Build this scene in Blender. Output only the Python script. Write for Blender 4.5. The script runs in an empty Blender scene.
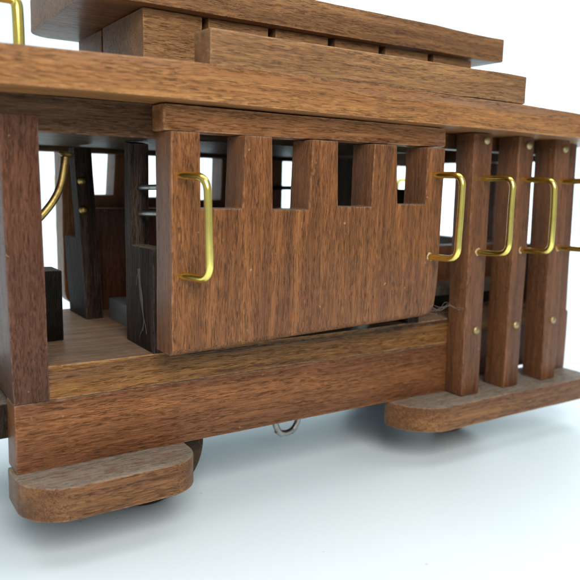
import bpy, bmesh, math, random
from mathutils import Vector, Matrix, noise
random.seed(7)
S = 0.01                                   # everything below is written in centimetres
scene = bpy.context.scene
COL = scene.collection
R0 = Vector((12.5, 4.25, -5.55))            # base of the toy on the table
V = Vector

# ------------------------------------------------------------------ materials
def nmat(name):
    m = bpy.data.materials.new(name); m.use_nodes = True
    nt = m.node_tree; nt.nodes.clear()
    out = nt.nodes.new('ShaderNodeOutputMaterial'); b = nt.nodes.new('ShaderNodeBsdfPrincipled')
    nt.links.new(b.outputs[0], out.inputs[0])
    return m, nt, b

class N:
    def __init__(s, nt): s.nt = nt
    def put(s, sock, v):
        if isinstance(v, bpy.types.NodeSocket): s.nt.links.new(v, sock)
        elif v is not None:
            sock.default_value = v
    def m(s, op, a, b=None, c=None, clamp=False):
        n = s.nt.nodes.new('ShaderNodeMath'); n.operation = op; n.use_clamp = clamp
        s.put(n.inputs[0], a); s.put(n.inputs[1], b); s.put(n.inputs[2], c); return n.outputs[0]
    def vm(s, op, a, b=None):
        n = s.nt.nodes.new('ShaderNodeVectorMath'); n.operation = op
        s.put(n.inputs[0], a); s.put(n.inputs[1], b); return n.outputs[0]
    def noise(s, vec, scale, detail=2, rough=.5, dist=0.):
        n = s.nt.nodes.new('ShaderNodeTexNoise'); s.put(n.inputs['Vector'], vec)
        n.inputs['Scale'].default_value = scale; n.inputs['Detail'].default_value = detail
        n.inputs['Roughness'].default_value = rough; n.inputs['Distortion'].default_value = dist
        return n.outputs[0], n.outputs[1]
    def ramp(s, f, stops):
        n = s.nt.nodes.new('ShaderNodeValToRGB'); s.put(n.inputs[0], f)
        e = n.color_ramp.elements
        while len(e) < len(stops): e.new(.5)
        for k, (p, c) in enumerate(stops):
            e[k].position = p; e[k].color = (*c, 1) if len(c) == 3 else c
        return n.outputs[0]
    def rng(s, f, a, b, c=0., d=1.):
        n = s.nt.nodes.new('ShaderNodeMapRange'); s.put(n.inputs[0], f)
        for k, v in enumerate((a, b, c, d)): n.inputs[k+1].default_value = v
        return n.outputs[0]
    def mix(s, f, a, b):
        n = s.nt.nodes.new('ShaderNodeMix'); n.data_type = 'RGBA'
        s.put(n.inputs[0], f)
        for sk, v in ((n.inputs[6], a), (n.inputs[7], b)):
            if isinstance(v, bpy.types.NodeSocket): s.nt.links.new(v, sk)
            else: sk.default_value = (*v, 1)
        return n.outputs[2]

def wood(name, axis, dark, mid, light, dust=.15, pore=.75, rough=.42, coat=.45, band=.8, wear=.5, bumpk=1., streak=None, speck=.35, spec=.28, tone=.98):
    dark, mid, light = [tuple(c**1.13*tone*t for c, t in zip(k, (1.0, .975, .80))) for k in (dark, mid, light)]
    pcol = tuple(c*.5 for c in dark); dark = tuple(a*.68+c*.32 for a, c in zip(dark, mid))
    m, nt, b = nmat(name); n = N(nt)
    tc = nt.nodes.new('ShaderNodeTexCoord'); oi = nt.nodes.new('ShaderNodeObjectInfo')
    p0 = n.vm('MULTIPLY', tc.outputs['Object'], (100, 100, 100))
    geo = nt.nodes.new('ShaderNodeNewGeometry')
    off = nt.nodes.new('ShaderNodeCombineXYZ')
    r = oi.outputs['Random']
    n.put(off.inputs[0], n.m('MULTIPLY', r, 37.)); n.put(off.inputs[1], n.m('MULTIPLY', r, 61.)); n.put(off.inputs[2], n.m('MULTIPLY', r, 83.))
    p = n.vm('ADD', p0, off.outputs[0])
    _, wc = n.noise(p, .22, 2)
    w = n.vm('MULTIPLY', n.vm('SUBTRACT', wc, (.5, .5, .5)), (.28, .28, .28))
    pw = n.vm('ADD', p, w)
    def st(a):
        v = [1., 1., 1.]; v[axis] = a; return n.vm('MULTIPLY', pw, tuple(v))
    big, _ = n.noise(st(.05), band, 3, .55, .6)
    mid_n, _ = n.noise(st(.02), 5.5, 4, .62, .1)
    fine, _ = n.noise(st(.045), 36., 3, .75)
    f = n.m('ADD', n.m('ADD', n.m('MULTIPLY', big, .5), n.m('MULTIPLY', mid_n, .30)), n.m('MULTIPLY', fine, .52))
    col = n.ramp(f, [(.50, dark), (.66, mid), (.82, light)])
    lng, _ = n.noise(st(.010), 7., 3, .6)          # long soft streaks running the length of the board
    col = n.mix(n.rng(lng, .56, .70, 0., .38), col, dark)
    col = n.mix(n.rng(lng, .44, .32, 0., .28), col, light)
    if streak:                              # a lighter / darker sapwood band with its own place on this board
        ax, c0, wd, scol = streak
        sx = nt.nodes.new('ShaderNodeSeparateXYZ'); n.put(sx.inputs[0], p0)
        q = n.m('ADD', sx.outputs[ax], n.m('MULTIPLY', n.m('SUBTRACT', big, .5), 1.5))
        d = n.m('ABSOLUTE', n.m('SUBTRACT', q, c0))
        col = n.mix(n.m('MULTIPLY', n.rng(d, wd, wd*.3), .85), col, n.mix(n.rng(mid_n, .4, .6), mid, scol))
    # pores: short dark dashes along the grain, dots on end grain
    po, _ = n.noise(st(.05), 56., 2, .5)
    po2, _ = n.noise(st(.05), 9., 3, .6)
    pm = n.m('MULTIPLY', n.rng(po, .52, .64), n.rng(po2, .40, .62))
    col = n.mix(n.m('MULTIPLY', pm, pore*.75), col, pcol)
    # blotches in the stain
    bl, _ = n.noise(p, .55, 3, .6)
    col = n.mix(n.rng(bl, .52, .75, 0., .35), col, tuple(c*.62 for c in mid))
    # wear on sharp edges
    bv = nt.nodes.new('ShaderNodeBevel'); bv.samples = 4; bv.inputs[0].default_value = .0009
    dt = nt.nodes.new('ShaderNodeVectorMath'); dt.operation = 'DOT_PRODUCT'
    nt.links.new(bv.outputs[0], dt.inputs[0]); nt.links.new(geo.outputs['Normal'], dt.inputs[1])
    ws, _ = n.noise(p, 5., 4, .7)
    wm = n.m('MULTIPLY', n.rng(dt.outputs['Value'], .995, .88), n.rng(ws, .36, .6))
    col = n.mix(n.m('MULTIPLY', wm, wear), col, tuple(min(1, c*1.3+.13) for c in light))
    # dust: a little on everything, more on faces that look up
    sn = nt.nodes.new('ShaderNodeSeparateXYZ'); nt.links.new(geo.outputs['Normal'], sn.inputs[0])
    dn, _ = n.noise(p, 1.3, 4, .7); dn2, _ = n.noise(p, 22., 3, .7)
    dm = n.m('MULTIPLY', n.rng(sn.outputs[2], .5, .9), n.m('MULTIPLY', n.rng(dn, .1, .5), n.rng(dn2, .1, .55)))
    dall = n.m('ADD', n.m('MULTIPLY', dm, min(1, dust*5)), n.m('MULTIPLY', n.rng(dn2, .5, .8), dust*.35), clamp=True)
    col = n.mix(dall, col, (.29, .25, .20))
    # pale specks
    vo = nt.nodes.new('ShaderNodeTexVoronoi'); nt.links.new(n.vm('ADD', p, n.vm('MULTIPLY', n.noise(p, 9., 2)[1], (.16, .16, .16))), vo.inputs['Vector']); vo.inputs['Scale'].default_value = 2.2
    sc = nt.nodes.new('ShaderNodeSeparateColor'); nt.links.new(vo.outputs['Color'], sc.inputs[0])
    sp = n.m('MULTIPLY', n.m('MULTIPLY', n.rng(vo.outputs['Distance'], .10, .04), n.rng(bl, .45, .55)), n.rng(sc.outputs[0], .6, .62))
    col = n.mix(n.m('MULTIPLY', sp, speck), col, (.5, .38, .25))
    nt.links.new(col, b.inputs['Base Color'])
    rg = n.m('ADD', n.m('MULTIPLY', n.m('ADD', fine, pm), .3), n.m('ADD', rough-.16, n.m('MULTIPLY', dall, .5)), clamp=True)
    nt.links.new(rg, b.inputs['Roughness'])
    b.inputs['Specular Tint'].default_value = (1, .84, .66, 1); b.inputs['Coat Weight'].default_value = coat*.6; b.inputs['Coat Roughness'].default_value = .24
    b.inputs['Specular IOR Level'].default_value = spec
    h = n.m('SUBTRACT', n.m('MULTIPLY', fine, .5), n.m('MULTIPLY', pm, .9))
    lump, _ = n.noise(p, 3., 3)
    h = n.m('ADD', h, n.m('MULTIPLY', lump, .5))
    bp = nt.nodes.new('ShaderNodeBump'); bp.inputs['Strength'].default_value = min(1, .8*bumpk); bp.inputs['Distance'].default_value = .0007
    nt.links.new(h, bp.inputs['Height']); nt.links.new(bp.outputs[0], b.inputs['Normal']); nt.links.new(bp.outputs[0], b.inputs['Coat Normal'])
    return m

X, Y, Z = 0, 1, 2
GOLD = ((.15, .058, .022), (.33, .15, .056), (.54, .285, .11))
WALN = ((.13, .052, .024), (.35, .16, .072), (.55, .30, .15))
RED = ((.07, .025, .010), (.175, .07, .030), (.29, .128, .060))
PANEL = ((.09, .032, .012), (.235, .092, .032), (.39, .17, .062))
GREYB = ((.032, .015, .009), (.088, .045, .027), (.17, .095, .06))
BLACK = ((.009, .006, .005), (.033, .0225, .021), (.11, .08, .078))
M = dict(
    roof=wood('roof_wood', X, *GOLD, tone=1.0, band=.9, dust=.12, wear=.6, streak=(Z, 14.15, .5, (.2, .105, .06))),
    tier=wood('tier_wood', X, (.09, .042, .022), (.25, .125, .056), (.43, .24, .115), band=1.1),
    slab=wood('clerestory_wood', X, (.1, .046, .022), (.26, .13, .06), (.44, .245, .12), dust=.12),
    wall=wood('clerestory_wall_wood', X, (.17, .085, .045), (.31, .17, .088), (.45, .27, .145), pore=.5),
    sill=wood('sill_wood', X, (.085, .035, .015), (.22, .088, .038), (.37, .165, .072)),
    floor=wood('floor_wood', X, (.05, .024, .014), (.27, .125, .044), (.46, .25, .085), band=1.7, dust=.09, wear=.8, streak=(Z, 5.32, .3, (.04, .022, .014))),
    header=wood('header_wood', X, *WALN, tone=1.1, band=1.1),
    fascia=wood('fascia_wood', X, *GREYB, tone=1.15, coat=.05),
    panel=wood('panel_wood', Z, *PANEL, band=1.2, pore=.68, bumpk=1.4, speck=.6, coat=.6),
    post=wood('post_wood', Z, *RED, pore=.5, band=.6, dust=.15),
    endpost=wood('end_post_wood', Z, (.045, .016, .010), (.118, .045, .027), (.19, .083, .052), dust=.15, pore=.45),
    board=wood('running_board_wood', X, (.09, .037, .016), (.22, .098, .042), (.37, .185, .083), dust=.3, bumpk=1.4, wear=.9),
    dark=wood('dark_stained_wood', Z, *BLACK, dust=.13, wear=.3, coat=.0, rough=.65, speck=.2, spec=.1),
    ceil=wood('ceiling_wood', X, (.07, .045, .032), (.14, .092, .066), (.22, .16, .12), rough=.42, coat=.0, wear=.2, bumpk=.8, spec=.2, tone=.6),
    door=wood('weathered_door_wood', Z, (.1, .07, .055), (.2, .15, .12), (.3, .24, .2), tone=.55),
    black=wood('black_painted_wood', Z, (.005, .005, .005), (.010, .009, .008), (.02, .018, .017), dust=.12, wear=.2, coat=0., speck=.1, spec=.2),
    wheel=wood('wheel_wood', Y, (.03, .02, .016), (.07, .046, .036), (.12, .08, .062), dust=.2, rough=.6, coat=0.),
)

def metal(name, base, rough, k=1., tarn=(.25, .14, .03)):
    m, nt, b = nmat(name); n = N(nt)
    tc = nt.nodes.new('ShaderNodeTexCoord'); p = n.vm('MULTIPLY', tc.outputs['Object'], (100, 100, 100))
    a, _ = n.noise(p, 2.2, 4, .65); c, _ = n.noise(p, 14., 3, .6)
    nt.links.new(n.mix(n.m('MULTIPLY', n.rng(n.m('ADD', a, n.m('MULTIPLY', c, .3)), .6, .85), k), base, tarn), b.inputs['Base Color'])
    b.inputs['Metallic'].default_value = 1.
    nt.links.new(n.m('ADD', n.m('MULTIPLY', c, .2*k), rough-.05), b.inputs['Roughness'])
    bp = nt.nodes.new('ShaderNodeBump'); bp.inputs['Strength'].default_value = .25*k; bp.inputs['Distance'].default_value = .0002
    nt.links.new(a, bp.inputs['Height']); nt.links.new(bp.outputs[0], b.inputs['Normal'])
    return m
M['brass'] = metal('polished_brass', (.95, .77, .20), .22, .3, (.5, .32, .06))
M['brass_old'] = metal('tarnished_brass', (.42, .30, .10), .36, 1., (.16, .09, .035))
M['pin'] = metal('brass_pin', (.42, .33, .17), .45, .7, (.25, .17, .08))
M['steel'] = metal('dull_steel', (.42, .41, .39), .35, .8, (.2, .18, .16))

def plain(name, col, rough=.5, tr=0., nz=.15):
    m, nt, b = nmat(name); n = N(nt)
    tc = nt.nodes.new('ShaderNodeTexCoord'); p = n.vm('MULTIPLY', tc.outputs['Object'], (100, 100, 100))
    a, _ = n.noise(p, 3., 4, .6)
    nt.links.new(n.mix(n.m('MULTIPLY', a, nz), col, tuple(c*.4 for c in col)), b.inputs['Base Color'])
    b.inputs['Roughness'].default_value = rough; b.inputs['Transmission Weight'].default_value = tr
    return m
M['glue'] = plain('dried_glue', (.5, .39, .24), .3, .15)
M['haze_glue'] = plain('white_glue', (.10, .09, .08), .6, nz=1.)
M['lint'] = plain('lint_fibre', (.17, .12, .12), .8)
M['grey'] = plain('grey_painted_metal', (.13, .14, .14), .4, nz=.4)

def paper():
    m, nt, b = nmat('white_tabletop'); n = N(nt)
    tc = nt.nodes.new('ShaderNodeTexCoord'); p = n.vm('MULTIPLY', tc.outputs['Object'], (100, 100, 100))
    a, _ = n.noise(p, .12, 4, .6); c, _ = n.noise(p, 9., 3, .6)
    col = n.mix(n.rng(a, .3, .7), (.735, .85, .90), (.77, .88, .925))
    vo = nt.nodes.new('ShaderNodeTexVoronoi'); nt.links.new(p, vo.inputs['Vector']); vo.inputs['Scale'].default_value = .9
    sc = nt.nodes.new('ShaderNodeSeparateColor'); nt.links.new(vo.outputs['Color'], sc.inputs[0])
    sp = n.m('MULTIPLY', n.rng(vo.outputs['Distance'], .06, .035), n.rng(sc.outputs[0], .66, .68))
    col = n.mix(n.m('MULTIPLY', sp, .35), col, (.35, .36, .36))
    nt.links.new(col, b.inputs['Base Color']); b.inputs['Roughness'].default_value = .45
    bp = nt.nodes.new('ShaderNodeBump'); bp.inputs['Strength'].default_value = .12; bp.inputs['Distance'].default_value = .0002
    nt.links.new(c, bp.inputs['Height']); nt.links.new(bp.outputs[0], b.inputs['Normal'])
    return m
M['paper'] = paper()

# ------------------------------------------------------------------ mesh helpers
def finish(bm, name, mat, parent, root=R0, wob=0., seg=0., angle=35, label=None, smooth=True):
    if seg:
        co = [v.co.copy() for v in bm.verts]
        for ax in range(3):
            lo = min(c[ax] for c in co); hi = max(c[ax] for c in co)
            k = int((hi-lo)/seg)
            for i in range(1, k+1):
                q = V((0, 0, 0)); q[ax] = lo+(hi-lo)*i/(k+1)
                nn = V((0, 0, 0)); nn[ax] = 1
                bmesh.ops.bisect_plane(bm, geom=bm.verts[:]+bm.edges[:]+bm.faces[:], plane_co=q, plane_no=nn, dist=1e-5)
    if wob:
        sd = V((random.random()*50, random.random()*50, random.random()*50))
        for v in bm.verts:
            d = noise.noise_vector(v.co*.45+sd)*wob + noise.noise_vector(v.co*2.1+sd)*wob*.45
            v.co += d
    bmesh.ops.recalc_face_normals(bm, faces=bm.faces)
    for v in bm.verts: v.co = (v.co-root)*S
    me = bpy.data.meshes.new(name); bm.to_mesh(me); bm.free()
    if smooth:
        for p in me.polygons: p.use_smooth = True
        me.set_sharp_from_angle(angle=math.radians(angle))
    me.materials.append(M[mat] if isinstance(mat, str) else mat)
    o = bpy.data.objects.new(name, me); COL.objects.link(o)
    if parent is not None: o.parent = parent
    if label: o['label'] = label
    return o

def bevel(bm, edges, w, segs=2):
    bmesh.ops.bevel(bm, geom=edges, offset=w, segments=segs, profile=.6, affect='EDGES', clamp_overlap=True)

def box_bm(a, b, bev=.05, bm=None, shear=None):
    """box between corners a and b; shear(x,y,z)->V moves its corners"""
    t = bmesh.new()
    bmesh.ops.create_cube(t, size=1)
    for v in t.verts:
        v.co = V([a[i] if v.co[i] < 0 else b[i] for i in range(3)])
        if shear: v.co = V(shear(*v.co))
    if bev: bevel(t, t.edges[:], bev)
    if bm is None: return t
    me = bpy.data.meshes.new('tmp'); t.to_mesh(me); t.free(); bm.from_mesh(me); bpy.data.meshes.remove(me)
    return bm

def box(name, mat, parent, a, b, bev=.05, wob=.018, seg=1.1, shear=None, label=None):
    return finish(box_bm(a, b, bev, shear=shear), name, mat, parent, wob=wob, seg=seg, label=label)

def prism(pts, ax, d0, d1, bev=.05, bevfront=None):
    """polygon in the two other axes (in x,y,z order) extruded along ax from d0 to d1"""
    bm = bmesh.new()
    def mk(p, d):
        p = list(p); p.insert(ax, d); return bm.verts.new(p)
    a = [mk(p, d0) for p in pts]; b = [mk(p, d1) for p in pts]
    bm.faces.new(a); bm.faces.new(b[::-1])
    n = len(pts)
    for i in range(n): bm.faces.new((a[i], b[i], b[(i+1) % n], a[(i+1) % n]))
    bmesh.ops.recalc_face_normals(bm, faces=bm.faces)
    if bev:
        es = []
        for e in bm.edges:
            if len(e.link_faces) == 2 and e.calc_face_angle(0) > math.radians(28): es.append(e)
        bevel(bm, es, bev)
    return bm

def arc(cx, cy, r, a0, a1, k=7):
    return [(cx+r*math.cos(math.radians(a0+(a1-a0)*i/k)), cy+r*math.sin(math.radians(a0+(a1-a0)*i/k))) for i in range(k+1)]

def round_path(pts, r, k=7):
    out = [V(pts[0])]
    for i in range(1, len(pts)-1):
        p0, p1, p2 = V(pts[i-1]), V(pts[i]), V(pts[i+1])
        d0 = (p0-p1).normalized(); d1 = (p2-p1).normalized()
        a, b = p1+d0*r, p1+d1*r
        for j in range(k+1):
            t = j/k; out.append(a*(1-t)**2+p1*2*t*(1-t)+b*t*t)
    out.append(V(pts[-1])); return out

def tube_bm(path, r, sides=20, bm=None, taper=None, cap=True):
    bm = bm or bmesh.new(); rings = []
    up = None
    for i, p in enumerate(path):
        t = (path[min(i+1, len(path)-1)]-path[max(i-1, 0)]).normalized()
        if up is None: up = t.orthogonal().normalized()
        up = (up-t*up.dot(t)).normalized(); s = t.cross(up)
        rr = r if taper is None else r*taper(i/(len(path)-1))
        rings.append([bm.verts.new(p+(up*math.cos(a)+s*math.sin(a))*rr) for a in [2*math.pi*j/sides for j in range(sides)]])
    for a, b in zip(rings, rings[1:]):
        for j in range(sides): bm.faces.new((a[j], a[(j+1) % sides], b[(j+1) % sides], b[j]))
    if cap: bm.faces.new(rings[0][::-1]); bm.faces.new(rings[-1])
    return bm

def lathe_bm(prof, centre, ax, sides=40, bm=None):
    """profile of (radius, offset along ax)"""
    bm = bm or bmesh.new(); rings = []
    o1, o2 = [i for i in range(3) if i != ax]
    for r, d in prof:
        ring = []
        for j in range(sides):
            q = V(centre); q[ax] += d; a = 2*math.pi*j/sides
            q[o1] += r*math.cos(a); q[o2] += r*math.sin(a); ring.append(bm.verts.new(q))
        rings.append(ring)
    for a, b in zip(rings, rings[1:]):
        for j in range(sides): bm.faces.new((a[j], a[(j+1) % sides], b[(j+1) % sides], b[j]))
    bm.faces.new(rings[0]); bm.faces.new(rings[-1][::-1])
    return bm

def blob_bm(c, r, flat=(1, 1, 1), sd=0, bm=None, amp=.25):
    t = bmesh.new(); bmesh.ops.create_icosphere(t, subdivisions=3, radius=1)
    for v in t.verts:
        k = 1+amp*noise.noise(v.co*1.6+V((sd, sd*2.3, 0)))
        v.co = V([c[i]+v.co[i]*r*flat[i]*k for i in range(3)])
    if bm is None: return t
    me = bpy.data.meshes.new('tmp'); t.to_mesh(me); t.free(); bm.from_mesh(me); bpy.data.meshes.remove(me)
    return bm

# ------------------------------------------------------------------ the toy
car = bpy.data.objects.new('toy_cable_car', None); COL.objects.link(car)
car.empty_display_size = .02
car.location = R0*S
car['label'] = 'brown varnished wooden model cable car with brass grab handles standing on the white tabletop'
car['category'] = 'wooden toy'

# floor board and sill
fl = finish(prism([(.02, 0), (17.7, 0), (17.7, 1.1), (24.2, 1.1), (24.2, 8.92), (.02, 8.92)], Z, -1.0, .02, .05), 'floor_board', 'floor', car, wob=.018, seg=1.1)
sl = box('sill', 'sill', car, (0, -.012, -3.06), (17.8, 1.0, -1.004), .055, wob=.02)
box('sill', 'sill', car, (0, 7.5, -3.06), (24.95, 8.51, -1.004), .055, label='sill on the far side, seen only through gaps')
box('inner_sill', 'endpost', car, (17.85, 1.12, -3.0), (24.0, 1.8, -1.01), .04)
box('axle_beam', 'dark', car, (2.2, 1.85, -2.7), (22.5, 7.4, -1.02), .05)
box('end_bumper', 'dark', car, (-2.6, 1.03, -2.3), (.9, 7.2, -1.22), .06)

# running boards with rounded corners
def board(x0, x1, yf, yb, name='running_board', rl=1.5, rr=1.1, back=()):
    if rl > rr: pl = arc(x0+rl, yf+rl*.8, rl, 180, 270, 9); pl = [(x, yf+(y-yf)*1.0) for x, y in pl]
    pts = [(x0, yb)]+[(x0+rl-rl*math.cos(a), yf+rl*.95-rl*.95*math.sin(a)) for a in [math.pi/2*i/9 for i in range(10)]]
    pts += [(x1-rr+rr*math.sin(a), yf+rr-rr*math.cos(a)) for a in [math.pi/2*i/9 for i in range(10)]]+[(x1, yb)]+list(back)
    return finish(prism(pts, Z, -4.06, -3.064, .07), name, 'board', car, wob=.025, seg=.9)
board(-.1, 5.2, -1.56, .75, rl=1.45, rr=1.1)
board(13.98, 24.95, -1.6, .25, rl=1.75, rr=1.0, back=((24.6, .25), (24.6, 1.1), (17.9, 1.1), (17.9, .25)))

# wheels
def wheel(x, y0, y1):
    w = finish(lathe_bm([(.4, -.0), (1.75, 0), (1.9, .06), (1.95, .14), (1.95, y1-y0-.14), (1.9, y1-y0-.06), (1.75, y1-y0), (.4, y1-y0)], (x, y0, -3.6), Y, 64), 'wheel', 'wheel', car)
    finish(lathe_bm([(.28, -.06), (.42, -.02), (.45, .1)], (x, y0, -3.6), Y, 24), 'hub', 'pin', w)
for x in (4.55, 19.1):
    wheel(x, 1.12, 2.0); wheel(x, 6.5, 7.38)
    finish(tube_bm([V((x, 2, -3.6)), V((x, 6.5, -3.6))], .22), 'axle', 'steel', car)

# steel eye loop under the sill
lp = [V((10.3+.62*math.sin(a)*(1.0), 2.0, -3.25-.95*(1-math.cos(a))*.5+.0)) for a in [2*math.pi*i/28 for i in range(29)]]
lp = [V((10.52+.02*math.cos(a)+.62*math.sin(a), 2.0+.15*math.sin(a), -3.62+.66*math.cos(a))) for a in [2*math.pi*i/28+.25 for i in range(28)]]
lb = tube_bm(round_path([(10.1, 2, -2.6), (9.85, 2.0, -4.0), (10.45, 2, -4.5), (11.15, 2.05, -4.0), (10.9, 2.1, -2.6)], .55, 8), .12)
finish(lb, 'eye_loop', 'steel', car)

# end posts (corner posts at both ends, near and far)
box('corner_post', 'endpost', car, (-.02, -.16, -.99), (.98, 2.0, 6.96), .05, shear=lambda x, y, z: (x-.19*(z+1)/8+.02, y-(.30 if z > 3 and y < 0 else 0.) + (.13 if z < 3 and y < 0 else 0), z),
    label='leaning corner post at the open end')
box('corner_post', 'endpost', car, (-.2, 7.6, -.99), (.5, 8.5, 7.0), .05)
p4 = finish(prism([(24.0, -3.05), (24.95, -3.05), (24.95, -.98), (24.93, -.3), (24.82, -.24), (24.6, 7.4), (23.95, 7.4)], Y, .0, .95, .04), 'corner_post', 'post', car, wob=.02, seg=1.1)

# roof: long slab, side strips, ceiling block
prof = [(-2.2, 7.49), (1.95, 7.535), (4.74, 7.52), (13.4, 7.47), (18.65, 7.45), (27., 7.40), (27., 8.36), (21.64, 8.39), (18.25, 8.475), (11.5, 8.53), (4.74, 8.545), (1.5, 8.48), (-2.2, 8.42)]
roof = finish(prism(prof, Y, -2.08, 10.6, .04), 'roof', 'roof', car, wob=.02, seg=1.2)
def strip(y0, y1, skew):
    q = [(5.03, y0), (18.26, y0), (18.22, y1), (5.03+skew, y1)]
    bm = prism(q, Z, 8.5, 9.5, .06)
    return finish(bm, 'roof_side_strip', 'tier', roof, wob=.03, seg=.9)
strip(-2.085, -1.14, -.05); strip(9.7, 10.6, 0)
box('ceiling_block', 'ceil', car, (-.6, .35, 6.60), (15.0, 8.49, 7.43), .03, label='greyish glossy ceiling block over the open platform')
box('fascia', 'fascia', car, (-1.6, -.42, 6.54), (4.6, .34, 7.515), .045)
box('fascia', 'fascia', car, (-1.6, 8.52, 6.40), (24.5, 9.2, 7.42), .045)
box('top_rail', 'post', car, (15.2, .42, 6.85), (23.9, 1.2, 7.43), .04)

# clerestory: end and side blocks with narrow gaps, lid on top
cl = box('clerestory_lid', 'slab', car, (2.55, .6, 10.5), (20.0, 8.3, 11.52), .06, wob=.03,
         shear=lambda x, y, z: (x, y, z+(.0 if z < 11 else (.12 if x < 5 else 0))))
bpy.data.objects.remove(cl)
lid = [(20.0, .6), (20.02, 7.9), (3.0, 7.9)]+[(2.35+.65-.65*math.cos(a), 7.25+.65*math.sin(a)) for a in []]
rr = .9
lid = [(20.0, .6), (20.0, 8.0)]+[(2.5+rr-rr*math.sin(a), 8.0-rr+rr*math.cos(a)) for a in [math.pi/2*i/8 for i in range(9)]]+[(2.5+rr-rr*math.cos(a), .6+rr-rr*math.sin(a)) for a in [math.pi/2*i/8 for i in range(9)]]
bm = prism(lid, Z, 10.52, 11.55, .07)
for v in bm.verts:
    if v.co.z > 11: v.co.z += .012*(13-v.co.x)
finish(bm, 'clerestory_lid', 'slab', roof, wob=.03, seg=1.0)
gx = [4.32, 6.30, 6.52, 8.75, 9.03, 11.24, 11.54, 13.58, 13.9, 16.08, 16.4, 18.55]
for i in range(0, 12, 2):
    box('clerestory_block', 'wall', roof, (gx[i], 1.0, 8.45), (gx[i+1], 1.9 if i else 4.75, 10.5), .035)
    if i: box('clerestory_block', 'wall', roof, (gx[i], 6.7, 8.45), (gx[i+1], 7.6, 10.5), .035)
box('clerestory_block', 'wall', roof, (4.33, 4.98, 8.45), (6.3, 7.6, 10.5), .035)
box('clerestory_core', 'dark', roof, (6.4, 2.2, 8.45), (18.0, 6.4, 10.45), .03)

# brass handles
def handle(parent, a, b, out, r=.118, rb=.42, mat='brass', glue=1, seed=0):
    a, b, out = V(a), V(b), V(out)
    inn = -out.normalized()*.25
    path = round_path([a+inn, a+out, b+out, b+inn], rb, 8)
    # small steps along straight runs so the wire can be slightly uneven
    fine = []
    for p, q in zip(path, path[1:]):
        k = max(1, int((q-p).length/.25))
        for j in range(k): fine.append(p.lerp(q, j/k))
    fine.append(path[-1])
    for i, p in enumerate(fine): fine[i] = p+noise.noise_vector(p*.7+V((seed*3.1, 0, 0)))*.03
    h = finish(tube_bm(fine, r, 24), 'handle', mat, parent, angle=60)
    if glue:
        g = blob_bm(b,   .16 if glue == 1 else .13, (1, .3, 1.0), seed)
        finish(g, 'glue_blob', 'glue', h)
    return h

# side panel (comb of five stiles) and header
WN = [((4.98, 6.45), (5.01, 6.40), 4.56), ((7.40, 8.90), (7.46, 8.81), 4.52), ((9.88, 11.40), (9.97, 11.39), 4.63), ((12.40, 13.84), (12.55, 13.86), 4.70)]
def comb(yf, yb, dx=0, flip=False, name='side_panel', top=6.72, tl=4.10):
    pts = [(tl, .26)]
    pts += [(4.9, .29), (8.97, .44), (12.89, .55)]
    pts += [(14.1+.57*math.sin(a), 1.17-.57*math.cos(a)) for a in [math.pi/2*i/6 for i in range(7)]]
    pts += [(14.68, top)]
    for (t0, t1), (b0, b1), zb in reversed(WN):
        pts += [(t1, top), (b1, zb), (b0, zb+.01), (t0, top)]
    pts += [(tl-.0, top)]
    if flip: pts = [(18.6-x+dx, z-.45 if z < 2 else z) for x, z in pts]
    bm = prism(pts, Y, yf, yb, 0)
    low = [e for e in bm.edges if all(v.co.z < 1.3 and abs(v.co.y-(yb if flip else yf)) < .01 for v in e.verts)]
    bevel(bm, low, .27, 5)
    es = [e for e in bm.edges if len(e.link_faces) == 2 and e.calc_face_angle(0) > math.radians(50)]
    bevel(bm, es, .085, 3)
    return bm
pan = finish(comb(-1.59, -.43), 'side_panel', 'panel', car, wob=.022, seg=.9)
handle(pan, (4.37, -1.57, 5.5), (4.45, -1.57, 2.63), (.36, -1.0, -.03), seed=1, glue=0)
handle(pan, (14.24, -1.57, 5.76), (14.2, -1.57, 2.82), (.17, -1.2, 0), seed=2)
hd = box('panel_header', 'header', car, (4.0, -1.28, 6.73), (15.04, -.425, 7.485), .1, wob=.025,
         shear=lambda x, y, z: (x, y, z-(.03 if x > 10 and z > 7 else 0)+(.03 if x > 10 and z < 7 else 0)))
fpan = finish(comb(8.95, 10.0, flip=True), 'side_panel', 'panel', car, wob=.022, seg=.9, label='matching window panel on the far side')
box('panel_header', 'header', car, (3.7, 9.21, 6.735), (14.8, 10.0, 7.44), .05, label='header over the far window panel')
handle(fpan, (4.5, 10.0, 5.7), (4.5, 10.0, 2.8), (-.12, 1.3, 0), seed=3)
handle(fpan, (14.1, 10.0, 5.7), (14.1, 10.0, 2.8), (.3, 1.3, 0), seed=4)
box('window_bar', 'dark', car, (13.6, 8.6, 5.05), (15.2, 8.85, 5.25), .03)

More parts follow.
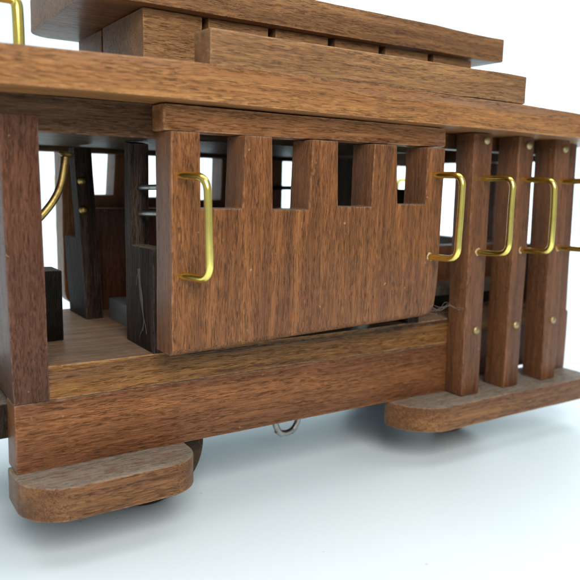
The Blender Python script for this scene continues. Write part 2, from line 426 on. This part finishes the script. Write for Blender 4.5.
# near and far posts of the open section, with brass pins and handles
PX = [((16.85, 17.88), (16.97, 17.98)), ((19.48, 20.42), (19.50, 20.40)), ((21.82, 22.76), (22.0, 22.92))]
def pin(parent, x, y, z, r=.17, s=-1, seed=0):
    pr = [(r*.2, s*.075), (r*.6, s*.06), (r*.9, s*.03), (r, 0), (r, -s*.1)]
    finish(lathe_bm(pr, (x, y, z), Y, 24), 'pin', 'pin', parent, angle=50)
for i, ((t0, t1), (b0, b1)) in enumerate(PX):
    def sh(x, y, z, t0=t0, t1=t1, b0=b0, b1=b1):
        lo = z < 0; return ((b0 if x < .5 else b1) if lo else (t0 if x < .5 else t1), y, z)
    po = box('post', 'post', car, (0, -.95, -3.05), (1, -.02 if i == 0 else .12, 7.43), .06, shear=sh, wob=.025)
    cx = (b0+b1)/2
    pin(po, [17.57, 20.09, 22.46][i], -.955, [7.17, 7.09, 7.06][i]); pin(po, [17.62, 20.05, 22.52][i], -.965, -.37)
    hx = [(17.5, 17.44), (19.98, 20.02), (22.36, 22.5)][i]
    handle(po, (hx[0], -.94, 5.71), (hx[1], -.94, 2.82), (.22, -1.3, 0), seed=5+i)
    po = box('post', 'post', car, (t0+1.05, 8.52, -3.05), (t1+1.05, 9.45, 6.38), .06, wob=.025, label='post on the far side')
    handle(po, ((t0+t1)/2+1.05, 9.45, 5.71), ((t0+t1)/2+1.05, 9.45, 2.82), (.1, 1.3, 0), seed=9+i)

# platform bulkhead: near block with a pinned opening above it, doorway, leaning far side
bk = finish(prism([(-.05, 0.01), (2.36, .01), (2.36, 6.58), (1.78, 6.5), (1.78, 3.25), (-.05, 3.28)], X, 4.16, 4.78, .035), 'bulkhead', 'dark', car, wob=.02, seg=1.0)
bb = tube_bm([V((4.44, 1.95, 5.1)), V((4.44, -.38, 5.16))], .085, 12); finish(bb, 'pin_bar', 'steel', bk)
bb = tube_bm([V((4.44, 1.95, 4.27)), V((4.44, -.38, 4.36))], .085, 12); finish(bb, 'pin_bar', 'steel', bk)
# glue streak down the near block
gs = bmesh.new()
pathg = [V((4.145, 1.1, 2.55)), V((4.14, 1.02, 2.1)), V((4.14, .93, 1.6)), V((4.14, .8, 1.25)), V((4.14, .74, .95)), V((4.14, .82, .6))]
tube_bm(pathg, .11, 8, gs, taper=lambda t: (1.0-.8*t)*(1+.4*math.sin(t*21)))
def flatx(bm):
    for v in bm.verts: v.co.x = 4.15+(v.co.x-4.14)*.3; v.co.y += .1*noise.noise(v.co*2.6)
flatx(gs); finish(gs, 'glue_streak', 'haze_glue', bk, wob=.03)
for pp in ([(4.14, .78, 1.05), (4.14, .62, .7), (4.14, .56, .55)], [(4.14, .82, .7), (4.14, 1.0, .45), (4.14, 1.08, .3)], [(4.14, 1.08, 2.5), (4.14, 1.3, 2.25), (4.14, 1.28, 2.0)]):
    q = bmesh.new(); tube_bm([V(x) for x in pp], .022, 6, q); flatx(q); finish(q, 'glue_thread', 'haze_glue', bk, wob=.02)
fb = finish(prism([(6.2, .01), (8.5, .01), (8.5, 3.0), (6.95, 3.05), (7.05, 6.58), (6.35, 6.58)], X, 3.75, 4.5, .035), 'bulkhead', 'endpost', car, wob=.02, seg=1.0)
bpy.data.objects.remove(fb)
def lean(pts, x0, x1, sx):
    bm = prism(pts, X, x0, x1, .035)
    for v in bm.verts: v.co.x += sx*v.co.z/6.5
    return bm
fb = finish(lean([(6.25, .01), (8.48, .01), (8.48, 3.1), (6.98, 3.1), (6.98, 6.5), (6.25, 6.5)], 4.0, 4.66, -.34), 'bulkhead', 'dark', car, wob=.02, seg=1.0)
for z in (5.27, 4.2):
    finish(lathe_bm([(.03, -.14), (.1, -.12), (.155, -.06), (.165, 0), (.1, .1)], (3.92+.04*(5.3-z), 6.24, z), Y, 20), 'nail_head', 'brass_old', fb, angle=60)

# cabin end bulkhead and open section end wall
rb = finish(prism([(-.05, .01), (2.6, .01), (2.6, 6.58), (2.05, 6.58), (2.05, 5.2), (-.05, 5.2)], X, 14.75, 15.3, .035), 'bulkhead', 'dark', car, wob=.02, seg=1.2)
box('bulkhead_door', 'door', car, (14.95, 3.7, .01), (15.2, 5.9, 6.5), .04)
finish(prism([(5.95, .01), (8.48, .01), (8.48, 6.58), (5.95, 6.58)], X, 14.72, 15.3, .035), 'bulkhead', 'dark', car, wob=.02, seg=1.2)
box('end_wall', 'endpost', car, (24.25, 1.0, -.98), (24.75, 8.45, 2.7), .05)
box('end_wall_header', 'endpost', car, (24.25, 1.0, 6.62), (24.75, 8.45, 7.38), .05)
box('end_wall_mullion', 'endpost', car, (24.3, 4.3, 2.72), (24.7, 4.9, 6.6), .04)
box('bench_back', 'post', car, (16.0, 3.4, .02), (23.8, 3.9, 2.65), .05)
box('bench_seat', 'door', car, (16.0, 1.7, .64), (23.8, 3.38, 1.02), .05)
box('bench_riser', 'black', car, (16.0, 2.2, .02), (23.8, 2.6, .62), .03)
box('far_side_rail', 'endpost', car, (4.72, 8.0, .02), (14.9, 8.48, 4.2), .04)

# things on the platform floor
box('control_block', 'black', car, (1.62, 3.12, .01), (2.29, 4.4, 2.36), .06, wob=.015)
mb = box('inner_housing', 'grey', car, (4.86, 2.6, .02), (9.4, 6.2, .82), .05, wob=.01)

# bent brass nail serving as brake lever
lvp = [V((1.80, .6, 6.02)), V((1.77, .6, 5.85)), V((1.72, .6, 5.55)), V((1.66, .6, 5.25)), V((1.56, .6, 4.96)), V((1.40, .6, 4.68)), V((1.2, .6, 4.42)), V((1.0, .6, 4.2)), V((.78, .6, 3.98))]
fine = []
for i in range(len(lvp)-1):
    p0, p1, p2, p3 = lvp[max(i-1, 0)], lvp[i], lvp[i+1], lvp[min(i+2, len(lvp)-1)]
    for j in range(5):
        t = j/5
        fine.append(.5*((2*p1)+(p2-p0)*t+(2*p0-5*p1+4*p2-p3)*t*t+(3*p1-p0-3*p2+p3)*t**3))
fine.append(lvp[-1])
lv = finish(tube_bm(fine, .112, 20), 'brake_lever', 'brass_old', car, angle=60, wob=.006)
hdm = lathe_bm([(.08, .06), (.2, .05), (.235, .0), (.2, -.035), (.12, -.09)], (1.81, .6, 6.03), Z, 24)
rot = Matrix.Rotation(math.radians(8), 4, 'Y')
for v in hdm.verts: v.co = rot @ (v.co-V((1.81, .6, 6.03)))+V((1.81, .6, 6.03))
finish(hdm, 'nail_head', 'brass_old', lv, angle=50)

# brass rail standing on the roof
handle(roof, (.52, .1, 8.45), (-1.1, .1, 8.45), (-.03, 0, 1.5), glue=0, rb=.22, seed=12, r=.15)

# ------------------------------------------------------------------ lint thread caught beside the panel
lt = bmesh.new()
random.seed(3)
pts = []
for k in range(5):
    a = V((14.72, -1.15, 1.0-.1*k)); b = V((16.75-.25*k, -1.02, .62+.05*k))
    if k % 2: a, b = b, a
    for i in range(22):
        t = i/21; q = a.lerp(b, t)
        q += noise.noise_vector(V((t*3.4, k*5.3, 1.)))*.36*math.sin(math.pi*t); q.y -= .1*math.sin(math.pi*t)
        pts.append(q)
tube_bm(round_path(pts, .02, 2), .0055, 5, lt)
lr = V((14.8, -1.1, .6))
lo = finish(lt, 'lint_thread', 'lint', None, root=lr); lo.location = lr*S
lo['label'] = 'fine tangled thread of lint caught between the window panel corner and the first post'
lo['category'] = 'lint'

# ------------------------------------------------------------------ table sweep
bm = bmesh.new()
prof = [(-90, -5.55), (60, -5.55)]
prof += [(60+60*math.sin(a), -5.55+60-60*math.cos(a)) for a in [math.pi/2*i/16 for i in range(1, 17)]]+[(120, 200)]
rows = [[bm.verts.new((x, y, z)) for x in (-45, -20, 0, 60, 150, 340)] for y, z in prof]
for a, b in zip(rows, rows[1:]):
    for j in range(5): bm.faces.new((a[j], a[j+1], b[j+1], b[j]))
g = finish(bm, 'ground', 'paper', None, root=V((0, 0, -5.55))); g.location = V((0, 0, -5.55))*S
g['kind'] = 'structure'; g['label'] = 'seamless white tabletop sweeping up into the bright backdrop'

# ------------------------------------------------------------------ light
w = bpy.data.worlds.new('World'); scene.world = w; w.use_nodes = True
bg = w.node_tree.nodes['Background']; bg.inputs[0].default_value = (.86, .93, 1.0, 1); bg.inputs[1].default_value = .42
def area(name, loc, target, size, power, col, sy=None):
    l = bpy.data.lights.new(name, 'AREA'); l.shape = 'RECTANGLE'; l.size = size*S; l.size_y = (sy or size)*S
    l.energy = power; l.color = col
    o = bpy.data.objects.new(name, l); COL.objects.link(o)
    o.location = V(loc)*S; o.rotation_euler = (V(target)-V(loc)).to_track_quat('-Z', 'Y').to_euler()
    return o
area('softbox_overhead', (20, 22, 66), (13, 5, 0), 105, 7.6, (1, .985, .965))
area('softbox_front', (-8, -46, 34), (10, 0, 3), 30, 3.4, (1, .96, .9))
area('backdrop_lamp', (115, 35, 85), (140, 112, 45), 90, 28, (.9, .99, 1), 60)

# ------------------------------------------------------------------ camera
r = V((.83781753, -.54553162, .02137864)); u = V((.06359043, .13640333, .98861033)); f = V((.54223431, .82691559, -.14897169))
cam = bpy.data.cameras.new('camera'); co = bpy.data.objects.new('camera', cam); COL.objects.link(co)
mt = Matrix((r, u, -f)).transposed().to_4x4(); mt.translation = V((-3.925, -20.0, 5.302))*S
co.matrix_world = mt
cam.sensor_width = 36; cam.lens = 698.94/580*36; cam.clip_start = .01; cam.clip_end = 20
cam.dof.use_dof = True; cam.dof.focus_distance = .225; cam.dof.aperture_fstop = 17
scene.camera = co
scene.render.engine = 'CYCLES'
scene.render.resolution_x = 1024; scene.render.resolution_y = 1024
scene.view_settings.view_transform = 'Standard'; scene.view_settings.look = 'None'
scene.view_settings.exposure = 0; scene.view_settings.gamma = 1
